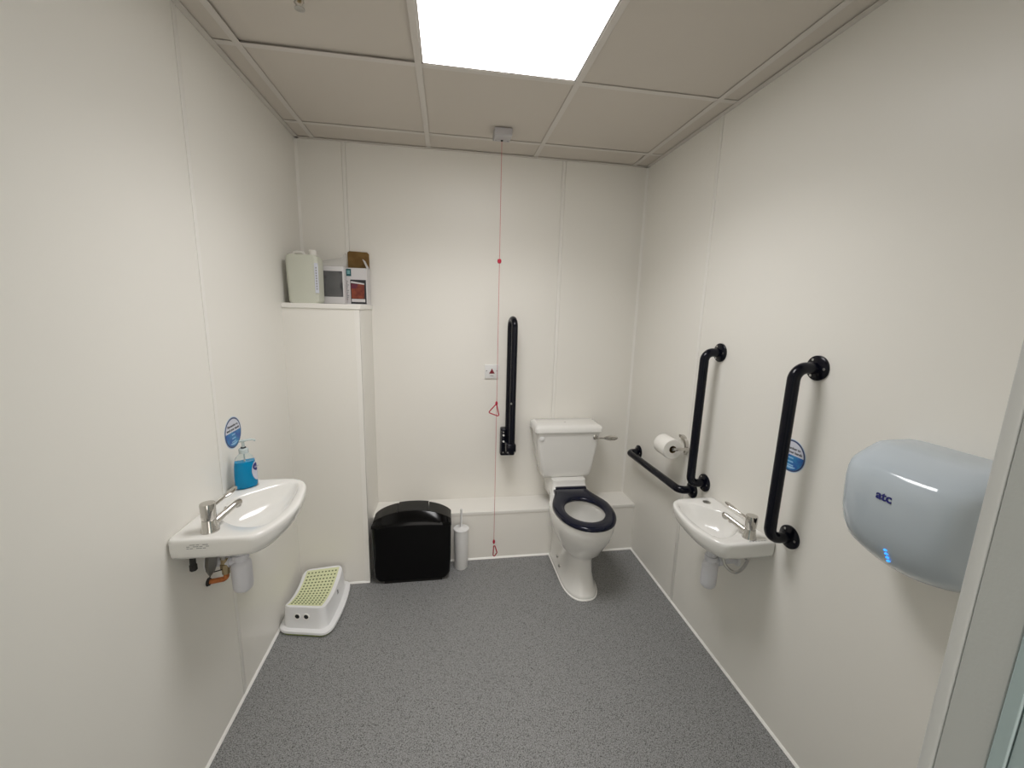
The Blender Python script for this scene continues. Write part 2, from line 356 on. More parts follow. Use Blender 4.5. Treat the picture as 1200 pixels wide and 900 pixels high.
# alarm plate on the back wall
ap = tag(empty('alarm_plate', (.267, YB, 1.11)), 'square white alarm switch plate with a red triangle on back wall', 'switch plate')
MB().box((.224, YB-.010, 1.112), (.310, YB, 1.198), .002, 2).build('plate', 'plastic', ap)
MB().poly([(.251, YB-.0102, 1.143), (.285, YB-.0102, 1.143), (.268, YB-.0102, 1.175)], (0, -.002, 0)).build('red_triangle', 'redprint', ap)
for x in (.235, .299): MB().lathe([(.0035, 0), (.0035, .0015)], (x, YB-.010, 1.160), (0, -1, 0), 10).build('screw', 'grey', ap)
MB().box((.258, YB-.0112, 1.1275), (.278, YB-.010, 1.1305)).build('print_line', 'grey', ap)

# ------------------------------------------------------------------ hinged support rail, folded up
hr = tag(empty('hinged_support_rail', (.38, YB, .60)), 'navy hinged support rail folded upright on the back wall', 'grab rail')
P = [(.382, 2.350, .665), (.382, 2.350, 1.480), (.373, 2.452, 1.480), (.373, 2.452, .665)]
MB().tube(P, .0185, 18, fil=.050, fseg=12).build('rail', 'navy', hr)
MB().box((.326, 2.444, .620), (.419, YB, .800), .010, 3).build('wall_plate', 'navy', hr)
hb = MB(); hb.box((.328, 2.425, .640), (.356, 2.450, .790), .006, 3); hb.box((.346, 2.328, .672), (.408, 2.455, .735), .014, 3); hbo = hb.build('hinge_block', 'navy', hr)
for z in (.762, .722): MB().lathe([(.0065, 0), (.0065, .003), (.004, .006)], (.342, 2.425, z), (0, -1, 0), 14).build('bolt_cap', 'plastic', hbo)
for x, z in ((.341, .782), (.341, .650), (.398, .684), (.356, .684)): MB().lathe([(.004, 0), (.004, .002)], (x, 2.425 if x < .35 else 2.328, z), (0, -1, 0), 10).build('screw', 'steel', hbo)
MB().lathe([(.006, 0), (.004, .003)], (.371, 2.334, .985), (0, -1, 0), 10).build('stop_stud', 'steel', hr)

# ------------------------------------------------------------------ straight grab rails on the right wall
def grab(name, A, B, off, label):
    A, B = V(A), V(B); n = V((-1, 0, 0))
    r = tag(empty(name, A), label, 'grab rail')
    MB().tube([A+n*.002, A+n*off, B+n*off, B+n*.002], .019, 20, fil=.052, fseg=12).build('rail', 'navy', r)
    for c in (A, B):
        f = MB().lathe([(.041, 0), (.041, .006), (.038, .009), (.026, .011), (.020, .014)], c, n, 32).build('flange', 'navy', r)
        for k in range(3):
            a = math.radians(60+120*k); p = c + V((0, math.cos(a)*.030, math.sin(a)*.030)) + n*.0095
            MB().lathe([(.0042, -.001), (.0042, .0018), (.002, .0026)], p, n, 10).build('screw', 'steel', f)
    return r
grab('grab_rail', (XR, 1.640, 1.372), (XR, 1.645, .757), .075, 'upright navy grab rail between toilet roll and small washbasin')
grab('grab_rail', (XR, 1.150, 1.373), (XR, 1.154, .770), .085, 'upright navy grab rail next to hand dryer, partly covering blue sticker')
grab('grab_rail', (XR, 2.310, .672), (XR, 1.730, .683), .070, 'horizontal navy grab rail below the toilet roll')

# ------------------------------------------------------------------ wash basins
def basin(side, y0, zt, k, kz, label, dcen):
    wx = XL if side > 0 else XR
    root = tag(empty('wash_basin', (wx, y0+.19*k, zt-.13*kz)), label, 'wash basin')
    def W(u, v, z): return V((wx + side*v*k, y0 + u*k, zt + z*kz))
    N = 120; c = (.188, .128)
    front = [(0, .192), (.012, .207), (.046, .228), (.11, .2465), (.165, .251), (.22, .247), (.29, .234), (.335, .217), (.358, .195), (.371, .165), (.373, .13)]
    # outer outline: straight wall edge and ends with a bowed front
    fr_ = [V(p) for p in front]
    dense = []
    for i in range(len(fr_)-1):
        p0 = fr_[max(i-1, 0)]; p1 = fr_[i]; p2 = fr_[i+1]; p3 = fr_[min(i+2, len(fr_)-1)]
        for q in range(8):
            t = q/8; dense.append(.5*((2*p1)+(-p0+p2)*t+(2*p0-5*p1+4*p2-p3)*t*t+(-p0+3*p1-3*p2+p3)*t**3))
    outer = [V((0, 0))] + dense + [fr_[-1], V((.373, 0))]
    inner = catmull([(.052, .170), (.058, .196), (.085, .214), (.165, .225), (.25, .219), (.315, .204), (.338, .178), (.325, .14), (.290, .098), (.235, .050), (.185, .036), (.13, .050), (.085, .095), (.060, .135)], 8)
    O = polar(outer, c, N); I = polar(inner, c, N); C = V(c); dc = V(dcen)
    def ring(base, s, z, cen=C): return [W(*(cen + (p-cen)*s), z) for p in base]
    def inset(d, z): return [W(*(C + (p-C)*(1-d/(p-C).length)), z) for p in O]
    def under(sf, ss, z):
        out = []
        for p in O:
            d = p-C; a = math.atan2(d.y, d.x); wgt = max(0, math.sin(a))**.7 if math.sin(a) > 0 else 0
            near = max(0, -math.cos(a))**2*.55
            wgt = max(0, wgt - near*wgt); s = ss+(sf-ss)*wgt
            q = C+d*s
            if d.y < -.1: q.y = p.y*1.0 if ss > .8 else q.y
            out.append(W(q.x, q.y, z))
        return out
    rings = [ring(I, .06, -.108, dc), ring(I, .16, -.106, dc), ring(I, .42, -.099, dc), ring(I, .62, -.085, dc), ring(I, .78, -.060, dc), ring(I, .90, -.028, C), ring(I, .965, -.009, C), ring(I, 1.0, -.003, C),
             ring(I, 1.025, -.0005, C), inset(.010, .0), inset(.004, -.0005), inset(.0, -.006), under(.995, 1, -.02), under(.97, 1, -.045), under(.90, .985, -.066), under(.80, .93, -.084), under(.62, .72, -.105), under(.35, .4, -.122), under(.16, .16, -.128)]
    MB().loft(rings).build('basin_bowl', 'ceramic', root, angle=50)
    # chrome waste, overflow, blanked tap hole
    dw = W(dc.x, dc.y, 0)
    MB().lathe([(.021, 0), (.021, .0025), (.015, .004), (.004, .0025)], (dw.x, dw.y, zt-.1075*kz), (0, 0, 1), 22).build('waste', 'chrome', root)
    h = W(.325, .062, 0); MB().lathe([(.0165*k, -.002), (.0165*k, .0014), (.013*k, .0022), (.004, .001)], h, (0, 0, 1), 24).build('tap_hole_cap', 'steel', root)
    ov = W(.19, .044, -.020); MB().lathe([(.0085, -.004), (.0085, .002), (.005, .003)], ov, V((side*.8, 0, .6)), 16).build('overflow', 'chrome', root)
    # lever tap: pillar body, spout toward bowl, long lever
    t0 = W(.041, .080, -.001); T = MB()
    T.lathe([(.0245, 0), (.0245, .005), (.0215, .012), (.0195, .030), (.0185, .038)], t0, (0, 0, 1), 26)
    tap = T.build('tap', 'chrome', root)
    d = V((side*.36, .93, 0)).normalized(); up_ = V((0, 0, 1))
    MB().lathe([(.0180, .0385), (.0190, .041), (.0205, .084), (.0195, .089), (.010, .091)], t0, (0, 0, 1), 26).build('tap_head', 'chrome', tap)
    MB().tube([t0+up_*.018+d*.006, t0+up_*.025+d*.030, t0+up_*.039+d*.078, t0+up_*.044+d*.098, t0+up_*.043+d*.108], [.0125, .0115, .0095, .0100, .0102], 16).build('spout', 'chrome', tap)
    MB().tube([t0+up_*.042+d*.098, t0+up_*.032+d*.101], .0095, 14).build('outlet', 'steel', tap)
    d2 = V((side*.22, .975, 0)).normalized(); lat = d2.cross(up_)
    L = MB(); rr = []
    for t, zz, ww, hh in ((.010, .070, .007, .005), (.035, .073, .0048, .0042), (.062, .077, .0048, .004), (.074, .079, .009, .0045), (.090, .083, .0115, .004), (.108, .087, .010, .0035), (.117, .089, .004, .002)):
        c0 = t0+up_*zz+d2*t; rr.append([c0 + lat*math.cos(2*math.pi*q/12)*ww + up_*math.sin(2*math.pi*q/12)*hh for q in range(12)])
    L.loft(rr).build('lever', 'chrome', tap)
    return root, W, dw, t0

bL, WL, dL, tL = basin(1, 1.202, .857, 1.155, .82, 'larger white washbasin carrying the blue soap bottle', (.155, .088))
bR, WR, dR, tR = basin(-1, 1.205, .718, 1.0, .80, 'small white washbasin between two upright navy grab rails', (.180, .120))
# maker's mark on the end face of the larger basin
yy = 1.2015
mk = MB()
for i in range(7):
    for j in range(3):
        if (i*5+j*3) % 4 == 0: continue
        x0 = XL+.052+i*.0085; z0 = .857-.018-j*.0055; mk.box((x0, yy-.0004, z0), (x0+.0058+.002*((i+j) % 2), yy+.0006, z0+.0018))
mk.build('maker_mark', 'grey', bL)
mk = MB()
for i in range(6): x0 = XR-.10+i*.012; mk.box((x0, 1.2180, .7176), (x0+.008, 1.2210, .7186))
mk.build('maker_mark', 'grey', bR)

# bottle traps and pipes
def trap(root, c, ztop, wx, ex):
    x, y = c
    nut = MB().lathe([(.030, 0), (.030, -.006), (.0235, -.009), (.0235, -.020)], (x, y, ztop), seg=24).build('waste_nut', 'rubber', root)
    for q in range(8):
        a = 2*math.pi*q/8; p = V((x+.0235*math.cos(a), y+.0235*math.sin(a), ztop-.0155)); MB().box(p-V((.003, .003, .006)), p+V((.003, .003, .004)), .001, 1).build('lug', 'steel', nut)
    MB().lathe([(.020, -.018), (.020, -.030-ex*.4), (.025, -.032-ex*.4), (.025, -.048-ex*.4), (.020, -.050-ex*.4), (.020, -.056-ex*.4), (.029, -.064-ex*.4), (.031, -.075-ex*.4), (.031, -.112-ex), (.029, -.124-ex), (.020, -.134-ex), (.006, -.137-ex)], (x, y, ztop), seg=26).build('bottle_trap', 'trap', root)
    s = 1 if wx > x else -1; zz = ztop-.058-ex*.4
    MB().tube([(x, y, zz), (wx-s*.001, y+.0, zz)], .0165, 16).build('waste_pipe', 'trap', root)
    MB().lathe([(.021, 0), (.021, .016)], (x+s*.030, y, zz), (s, 0, 0), 18).build('pipe_nut', 'trap', root)
    MB().lathe([(.028, 0), (.026, .005), (.0165, .006)], (wx-s*.001, y, zz), (-s, 0, 0), 20).build('wall_rose', 'plastic', root)
trap(bL, (dL.x, dL.y), .857-.128*.82, XL, .058)
trap(bR, (dR.x, dR.y), .718-.128*.80, XR, .066)
# right: braided hose loop from tap to wall
MB().tube(catmull([(tR.x, tR.y, .655), (tR.x, tR.y+.002, .600), (tR.x-.012, tR.y+.030, .553), (tR.x-.030, tR.y+.062, .560), (tR.x-.035, tR.y+.082, .600), (tR.x-.030, tR.y+.088, .640)], 8)[:41], .006, 10).build('braided_hose', 'steel', bR)
MB().lathe([(.012, .05), (.012, .0), (.008, -.012)], (tR.x, tR.y, .640), seg=6).build('hose_nut', 'chrome', bR)
# left: isolating valve, brass nut, copper elbow into the wall, second valve
hx, hy = -.742, 1.372
MB().tube([(hx+.004, hy-.022, .80), (hx, hy-.012, .72), (hx, hy, .665)], .0075, 12).build('braided_hose', 'steel', bL)
MB().lathe([(.013, .034), (.013, .016), (.016, .014), (.016, -.004), (.012, -.006), (.012, -.022)], (hx, hy, .655), seg=8).build('brass_valve', 'brass', bL)
MB().tube([(hx, hy, .640), (hx, hy, .612), (-.797, hy-.004, .606)], .0085, 14, fil=.026, fseg=8).build('copper_pipe', 'copper', bL)
MB().lathe([(.014, 0), (.012, .006), (.0086, .007)], (XL+.0005, hy-.004, .606), (1, 0, 0), 18).build('pipe_collar', 'rubber', bL)
MB().lathe([(.0165, .06), (.0165, .020), (.012, 0), (.004, -.014)], (-.748, 1.300, .690), (.1, .12, 1), 6).build('tap_backnut', 'gunmetal', bL)
MB().lathe([(.008, .06), (.008, .02), (.010, .018), (.010, .0)], (-.772, 1.262, .722), seg=6).build('fixing_bolt', 'rubber', bL)
MB().tube([(-.742, 1.36, .655), (-.772, 1.345, .655), (-.785, 1.350, .625)], .0018, 8, fil=.012).build('earth_wire', 'rubber', bL)

# ------------------------------------------------------------------ hand soap
bx0, by0, bz0 = -.742, 1.560, .8575
so = tag(empty('soap_bottle', (bx0, by0, bz0)), 'blue liquid hand soap in clear pump bottle on washbasin', 'soap bottle')
ang = math.radians(38); e1 = V((math.cos(ang), math.sin(ang), 0)); e2 = V((-math.sin(ang), math.cos(ang), 0)); NB = 36
def oval(a, b_, z): return [V((bx0, by0, bz0+z)) + e1*a*math.copysign(abs(math.cos(t))**.8, math.cos(t)) + e2*b_*math.copysign(abs(math.sin(t))**.8, math.sin(t)) for t in [2*math.pi*i/NB for i in range(NB)]]
prof = [(.030, .017, 0), (.034, .021, .003), (.0365, .0235, .012), (.0365, .0235, .05), (.0345, .022, .085), (.0315, .0205, .105), (.027, .019, .118), (.019, .016, .127), (.0135, .0135, .131), (.0135, .0135, .142)]
MB().loft([oval(*p) for p in prof]).build('bottle', 'bottle', so, angle=60)
MB().loft([oval(a-.0012, b_-.0012, z+.0012) for a, b_, z in prof[:4]] + [oval(.0335, .0208, .088), oval(.0308, .0195, .102)]).build('soap', 'soap', so, angle=60)
MB().lathe([(.0155, .134), (.0155, .148), (.013, .151), (.006, .152)], (bx0, by0, bz0), seg=24).build('collar', 'pump', so)
MB().lathe([(.0085, .1525), (.0085, .156)], (bx0, by0, bz0), seg=20).build('collar_ring', 'dark', so)
pm = MB(); pm.lathe([(.0045, .155), (.0045, .174), (.0085, .176), (.0095, .181), (.004, .183)], (bx0, by0, bz0), seg=16)
hd = V((.75, .66, 0)).normalized(); p0 = V((bx0, by0, bz0+.1795)); pm.tube([p0-hd*.012, p0+hd*.02, p0+hd*.034-V((0, 0, .003)), p0+hd*.040-V((0, 0, .008))], [.0045, .0042, .0036, .003], 10)
pm.build('pump', 'pump', so)
MB().tube([(bx0, by0, bz0+.131), (bx0, by0, bz0+.03)], .0025, 8).build('dip_tube', 'pump', so)
# printed label on the front side of the bottle
def surf(u, z, d=.0008):        # point on the bottle's -e2 .. +e1 face
    for (a, b_, zz), (a2, b2, z2) in zip(prof[:-1], prof[1:]):
        if zz <= z <= z2 and z2 > zz: t = (z-zz)/(z2-zz); A = a+(a2-a)*t; B = b_+(b2-b_)*t
    th = u; c_, s_ = math.cos(th), math.sin(th)
    return V((bx0, by0, bz0+z)) + e1*(A+d)*math.copysign(abs(c_)**.8, c_) + e2*(B+d)*math.copysign(abs(s_)**.8, s_)
def ell(uc, zc, ru, rz, d, name, mt, par):
    mb = MB(); rings = []
    for f in (.02, .35, .7, 1.0): rings.append([surf(uc+ru*f*math.cos(t), zc+rz*f*math.sin(t), d) for t in [2*math.pi*i/28 for i in range(28)]])
    mb.loft(rings, True, False); return mb.build(name, mt, par)
la = ell(-.62, .062, .62, .036, .0009, 'label', 'lab', so)
ell(-.60, .078, .50, .0145, .0015, 'label_oval', 'logo', la)
c_ = surf(-.60, .078, .0030); tdir = (surf(-.35, .078)-surf(-.85, .078)).normalized()
text('Carex', .0105, 'lab', la, c_, tdir, (0, 0, 1), ext=.0002, off=.0002)

# ------------------------------------------------------------------ round stickers
def sticker(wx, n, y, z, r, label):
    """n = +1: faces +x (left wall), -1: faces -x"""
    root = tag(empty('round_sticker', (wx, y, z)), label, 'sticker', 'round hand-washing stickers')
    right = V((0, n, 0)); U = V((0, 0, 1)); nn = V((n, 0, 0)); c = V((wx, y, z))
    def disc(r_, d0, d1, name, mt): return MB().lathe([(r_, d0), (r_, d1)], c, nn, 48).build(name, mt, root, angle=30)
    disc(r*1.045, 0, .0006, 'clear_edge', 'sticke'); disc(r, .0004, .0009, 'rim', 'stickrim'); disc(r*.90, .0008, .0012, 'face', 'stickw')
    pts = []; a0 = math.asin(.07)
    for k in range(33):
        a = math.pi - a0 + (math.pi+2*a0)*k/32; pts.append(c + nn*.0011 + right*r*.90*math.cos(a) + U*r*.90*math.sin(a))
    MB().poly(pts, nn*.0005).build('blue_half', 'stickb', root)
    text('Remember to', r*.225, 'ink', root, c+nn*.0014+U*r*.48, right, U, ext=.0002, off=.0003)
    text('wash your hands', r*.225, 'ink', root, c+nn*.0014+U*r*.24, right, U, ext=.0002, off=.0003)
    for dz, ww in ((-.12, .20), (-.36, .22), (-.58, .26)):
        MB().box(*[tuple(map(f, c+nn*.0015+right*(-ww*r)+U*r*(dz-.035), c+nn*.0019+right*(ww*r)+U*r*(dz+.035))) for f in (min, max)]).build('print_line', 'stickl', root)
    lens = [c + nn*.0015 + right*r*.80*math.cos(a) + U*r*.80*math.sin(a) for a in [math.radians(235+70*k/12) for k in range(13)]]
    MB().poly(lens, nn*.0004).build('print_wave', 'stickl', root)
sticker(XL, 1, 1.615, 1.052, .058, 'blue and white round sticker behind the soap bottle')
sticker(XR, -1, 1.200, 1.055, .057, 'blue and white round sticker behind an upright navy grab rail')

# ------------------------------------------------------------------ toilet
tx = .735
to = tag(empty('toilet', (tx, 2.1, 0)), 'white close-coupled toilet with a navy seat', 'toilet')
def pan_ring(z, yf, yb, w, wb_, yc=2.06, n=40, ex=2.2):
    out = []; h = n//2
    for k in range(h+1):                       # front half from right to left
        a = math.pi*k/h; c_, s_ = math.cos(a), math.sin(a)
        out.append(V((tx + w*math.copysign(abs(c_)**(2/ex), c_), yc-(yc-yf)*abs(s_)**(2/ex), z)))
    for side in (-1, 1):
        seq = range(1, 8)
        for k in (seq if side < 0 else reversed(seq)):
            t = k/7; q = 3*t*t-2*t**3; out.append(V((tx+side*(w+(wb_-w)*q), yc+(yb-yc)*t, z)))
    return out
pr = [(0, 1.870, 2.300, .096, .098), (.010, 1.868, 2.300, .097, .099), (.022, 1.875, 2.300, .093, .096), (.035, 1.893, 2.300, .082, .090), (.12, 1.915, 2.300, .069, .088), (.195, 1.918, 2.300, .068, .088),
      (.220, 1.905, 2.300, .080, .092), (.250, 1.872, 2.300, .112, .098), (.30, 1.838, 2.300, .138, .104), (.345, 1.806, 2.300, .157, .110), (.40, 1.785, 2.302, .168, .115), (.440, 1.778, 2.303, .171, .118), (.450, 1.782, 2.303, .168, .117)]
rings = [pan_ring(z, a, b_, w_, wb_, ex=(2.2 if z > .25 else 2.5)) for z, a, b_, w_, wb_ in pr]
def hole(z, hw, y0_, y1_): return [V((tx+hw*math.cos(a), (y0_+y1_)/2-(y1_-y0_)/2*math.sin(a), z)) for a in [2*math.pi*i/len(rings[0]) for i in range(len(rings[0]))]]
rings += [hole(.450, .118, 1.835, 2.135), hole(.435, .112, 1.842, 2.13), hole(.40, .116, 1.84, 2.14), hole(.34, .105, 1.86, 2.13), hole(.28, .08, 1.90, 2.10), hole(.24, .05, 1.95, 2.07)]
MB().loft(rings, True, True).build('pan', 'ceramic', to, angle=60)
MB().loft([hole(.2905, .078, 1.905, 2.10), hole(.2925, .078, 1.905, 2.10)]).build('water', 'water', to)
nk = MB()
nk.loft([[V((tx+x_, y_, z)) for x_, y_ in rrect(-hw, hw, ya, yb, .018)] for z, hw, ya, yb in ((.400, .112, 2.20, 2.46), (.452, .116, 2.212, 2.47), (.462, .113, 2.235, 2.475), (.478, .107, 2.255, 2.478), (.500, .104, 2.265, 2.480), (.515, .105, 2.268, 2.482))])
nk.build('neck', 'ceramic', to, angle=50)
# plinth sealant bead round the foot
b1 = pan_ring(0, 1.863, 2.302, .102, .104, ex=2.5); b2 = pan_ring(.006, 1.869, 2.302, .097, .099, ex=2.5)
MB().loft([b1, pan_ring(.004, 1.864, 2.302, .101, .103, ex=2.5), b2]).build('sealant_bead', 'bead', to)
for y_p, z_p in ((2.165, .080), (2.115, .050)):
    MB().lathe([(.010, -.008), (.010, .004), (.006, .008)], (tx-.083, y_p, z_p), (-1, 0, .2), 14).build('floor_screw', 'steel', to)
# seat
def seat_ring(z, grow, hgrow=0):
    return pan_ring(z, 1.769-grow, 2.245+grow, .165+grow, .105+grow, yc=2.02)
def seat_hole(z, grow): return [V((tx+(.106-grow)*math.cos(a), 1.980-(.133-grow)*math.sin(a), z)) for a in [2*math.pi*i/len(rings[0]) for i in range(len(rings[0]))]]
zs = .4525
MB().loft([seat_hole(zs, -.006), seat_ring(zs, -.008), seat_ring(zs+.006, 0), seat_ring(zs+.015, 0), seat_ring(zs+.022, -.006), seat_ring(zs+.026, -.018), seat_hole(zs+.026, -.020), seat_hole(zs+.021, -.006), seat_hole(zs+.013, 0), seat_hole(zs+.004, -.003), seat_hole(zs, -.006)], False, False).build('seat', 'seat', to, angle=60)
MB().box((tx-.092, 2.236, zs+.001), (tx+.100, 2.262, zs+.030), .005, 2).build('seat_hinge', 'seat', to)
# cistern
ci = MB()
ci.loft([[V((tx-.006+x_, y_, z)) for x_, y_ in rrect(-hw, hw, ya, 2.486, .022)] for z, hw, ya in ((.514, .140, 2.330), (.519, .150, 2.320), (.535, .157, 2.314), (.60, .171, 2.312), (.68, .185, 2.310), (.76, .196, 2.308), (.812, .201, 2.305))])
cis = ci.build('cistern', 'ceramic', to, angle=50)
li = MB(); li.loft([[V((tx-.006+x_, y_, z)) for x_, y_ in rrect(-hw, hw, ya, yb, .022)] for z, hw, ya, yb in ((.806, .208, 2.298, 2.491), (.811, .213, 2.293, 2.494), (.834, .213, 2.293, 2.494), (.846, .206, 2.302, 2.490), (.852, .190, 2.322, 2.478))])
lid = li.build('cistern_lid', 'ceramic', to, angle=40)
MB().lathe([(.006, 0), (.006, .001)], (.722, 2.385, .852), seg=12).build('lid_screw', 'grey', lid)
MB().lathe([(.0165, -.004), (.0165, .004), (.013, .007), (.004, .008)], (.561, 2.309, .770), (0, -1, 0), 20).build('hole_plug', 'plastic', cis)
lx, lz = .898, .776
le = MB(); le.lathe([(.016, -.004), (.016, .004), (.010, .007), (.009, .016)], (lx, 2.309, lz), (0, -1, 0), 18)
rr = []
for t, ww, dy in ((0, .005, 0), (.045, .005, -.004), (.06, .010, -.005), (.09, .017, -.007), (.115, .016, -.009), (.135, .006, -.010)):
    c0 = V((lx+t, 2.291+dy*.6, lz-.003+t*.02)); rr.append([c0 + V((0, .25, .968))*math.cos(2*math.pi*q/12)*ww + V((0, -.968, .25))*math.sin(2*math.pi*q/12)*.003 for q in range(12)])
le.loft(rr); le.build('flush_lever', 'chrome', to)

# ------------------------------------------------------------------ toilet roll and holder
hd_ = tag(empty('toilet_roll_holder', (XR, 1.85, .87)), 'chrome toilet roll holder above the horizontal grab rail', 'roll holder')
hl = MB(); a_pts = []
for k in range(15):
    a = math.radians(-40+150*k/14); a_pts.append((math.cos(a), math.sin(a)))
outl = [V((XR, 1.850-.056*c_, .872+.056*s_)) for c_, s_ in a_pts] + [V((XR, 1.850-.040*c_, .872+.040*s_)) for c_, s_ in reversed(a_pts)]
hl.poly(outl, (-.016, 0, 0)); hl.build('wall_plate', 'chrome', hd_)
MB().box((1.100, 1.786, .864), (XR-.001, 1.790, .880), .0015, 2).build('arm', 'chrome', hd_)
MB().tube([(1.110, 1.787, .872), (1.110, 1.912, .872)], .0075, 14).build('spindle', 'chrome', hd_)
ro = tag(empty('toilet_roll', (1.110, 1.85, .872)), 'white toilet roll on its chrome holder', 'toilet roll')
MB().lathe([(.019, 0), (.049, 0), (.051, .003), (.051, .100), (.049, .103), (.019, .103), (.019, 0)], (1.110, 1.800, .868), (0, 1, 0), 40, False, False).build('paper', 'paper', ro, angle=50)
MB().lathe([(.0205, .0005), (.0182, .0005), (.0182, .1025), (.0205, .1025)], (1.110, 1.800, .868), (0, 1, 0), 24, False, False).build('core_tube', 'card', ro)

# ------------------------------------------------------------------ hand dryer
hdY0, hdY1 = .585, .872
dy = tag(empty('hand_dryer', (XR, .72, .90)), 'pale grey automatic hand dryer on the wall beside the doorway', 'hand dryer')
dprof = [(.0, .925), (.05, .925), (.098, .930), (.135, .944), (.165, .970), (.185, 1.008), (.196, 1.052), (.201, 1.10), (.2025, 1.140), (.200, 1.165), (.194, 1.182), (.183, 1.193), (.150, 1.210), (.116, 1.225), (.10, 1.230), (.06, 1.233), (0, 1.233)]
rings = []
ts = [math.sin(math.pi/2*math.sin(math.pi/2*k/22)) for k in range(-22, 23)]
for t in ts:
    f = (1-abs(t)**6)**.40; y = (hdY0+hdY1)/2 + t*(hdY1-hdY0)/2
    dd = .50+.50*f; zz = .86+.14*f
    bow = 1-.05*t*t
    rings.append([V((XR - d_*dd*bow, y, 1.085+(z-1.085)*(zz if z > 1.085 else (.72+.28*f)*(1-(.20 if t > 0 else .30)*t*t)))) for d_, z in dprof])
dcase = MB().loft(rings).build('casing', 'dryer', dy, angle=80)
MB().box((XR-.012, hdY0+.03, .925), (XR, hdY1-.03, 1.225)).build('back_plate', 'grey', dy)
MB().lathe([(.034, .006), (.030, -.004), (.026, -.004)], (XR-.060, (hdY0+hdY1)/2, .926), seg=24).build('nozzle', 'steel', dy)
text('atc', .0285, 'logo', dcase, (XR-.2022, .735, 1.132), (0, -1, 0), (.03, 0, 1), ext=.0012, off=.0007)
for i in range(4):
    z = .974+.0098*i; p = V((XR-.1685-.0050*i, .724, z)); MB().box(p-V((.003, .0030, .0017)), p+V((.003, .0030, .0017)), .0008, 1).build('indicator_light', 'led', dcase)

# ------------------------------------------------------------------ waste bin
bx0_, bx1_, byf, byb = -.417, .017, 2.118, 2.284
wbn = tag(empty('waste_bin', (-.2, 2.2, 0)), 'glossy black sanitary waste bin with domed lid', 'bin')
bd = MB(); xc = (bx0_+bx1_)/2; hwid = (bx1_-bx0_)/2
bd.loft([[V((xc+x_, y_, z)) for x_, y_ in rrect(-hw, hw, ya, byb, r_)] for z, hw, ya, r_ in ((.012, hwid-.060, byf+.022, .02), (.018, hwid-.026, byf+.012, .02), (.045, hwid-.008, byf+.008, .022), (.12, hwid-.004, byf+.006, .022), (.33, hwid-.001, byf+.002, .022), (.345, hwid-.001, byf+.002, .022))])
bd.build('body', 'black', wbn, angle=30)
MB().box((xc-.155, byf+.016, 0), (xc+.165, byb-.01, .0135)).build('foot', 'blackm', wbn)
def arch(x): 
    t = abs((x-xc)/hwid); return .349 + .070*max(0, 1-t**2.3)**.75
def lid_piece(xa, xb, ya, yb, lift, name, mt, n=14):
    mb = MB(); rings = []
    for k in range(n+1):
        x = xa+(xb-xa)*k/n; zt_ = arch(x)+lift; zb = .340
        ey = .012*max(0, abs((x-xc)/hwid)-.8)*5
        fz = .352+.30*(zt_-.349) if mt == 'black' else zt_-.004
        y0_ = ya+ey
        rings.append([V((x, y0_, zb)), V((x, y0_, max(zb+.001, fz-.012))), V((x, y0_+.006, max(zb+.002, fz))), V((x, yb-.004, zt_)), V((x, yb, zt_-.004)), V((x, yb, zb))])
    mb.loft(rings); return mb.build(name, mt, wbn, angle=30)
lid_piece(bx0_+.0005, bx1_-.0005, byf-.002, byf+.050, -.001, 'lid_front', 'black', 40)
g1, g2 = bx0_+.135, bx0_+.305
lid_piece(bx0_+.001, g1-.0015, byf+.0505, byb, 0, 'lid_wing', 'blackm'); lid_piece(g1+.0015, g2-.0015, byf+.0505, byb, .004, 'lid_flap', 'blackm'); lid_piece(g2+.0015, bx1_-.001, byf+.0505, byb, 0, 'lid_wing', 'blackm')

# ------------------------------------------------------------------ toilet brush
br = tag(empty('toilet_brush', (.076, 2.243, 0)), 'white toilet brush in a cylindrical holder beside the bin', 'toilet brush')
MB().lathe([(.038, 0), (.040, .004), (.0425, .20), (.0435, .245), (.041, .2455)], (.076, 2.243, 0), seg=32).build('holder', 'plastic', br)
MB().lathe([(.0455, .2455), (.0465, .249), (.045, .253), (.016, .257), (.010, .262)], (.076, 2.243, 0), seg=32).build('lid', 'plastic', br)
MB().lathe([(.0075, .256), (.0065, .27), (.0065, .365), (.0075, .372), (.004, .377)], (.076, 2.243, 0), seg=16).build('handle', 'plastic', br)

# ------------------------------------------------------------------ step stool
sx0, sy0 = -.668, 1.970
st = tag(empty('step_stool', (sx0, sy0, 0)), 'white step stool with lime green dotted anti-slip top', 'stool')
fan = lambda x: 1+.12*x/.12          # the ends splay: one long side is shorter than the other
def srr(hw, hl, r, bulge, zf, n=5):
    out = []
    pts = []
    base = rrect(-hw, hw, -hl, hl, r, n)
    # add side midpoints for the bulge and saddle
    full = []
    L = len(base)
    for i in range(L):
        p, q = V(base[i]), V(base[(i+1) % L]); full.append(p)
        if i % (n+1) == n:
            for k in range(1, 10): full.append(p+(q-p)*k/10)
    for p in full:
        s = 1-(p.y/hl)**2
        x = p.x + (bulge*1.7 if p.x > 0 else -bulge*.6)*max(0, s)*(abs(p.x)/hw)**2
        out.append(V((sx0+x, sy0+p.y*fan(p.x), zf(p.y))))
    return out
sad = lambda top: (lambda y: top - .034*max(0, 1-(y/.15)**2))
fl = lambda z: (lambda y: z)
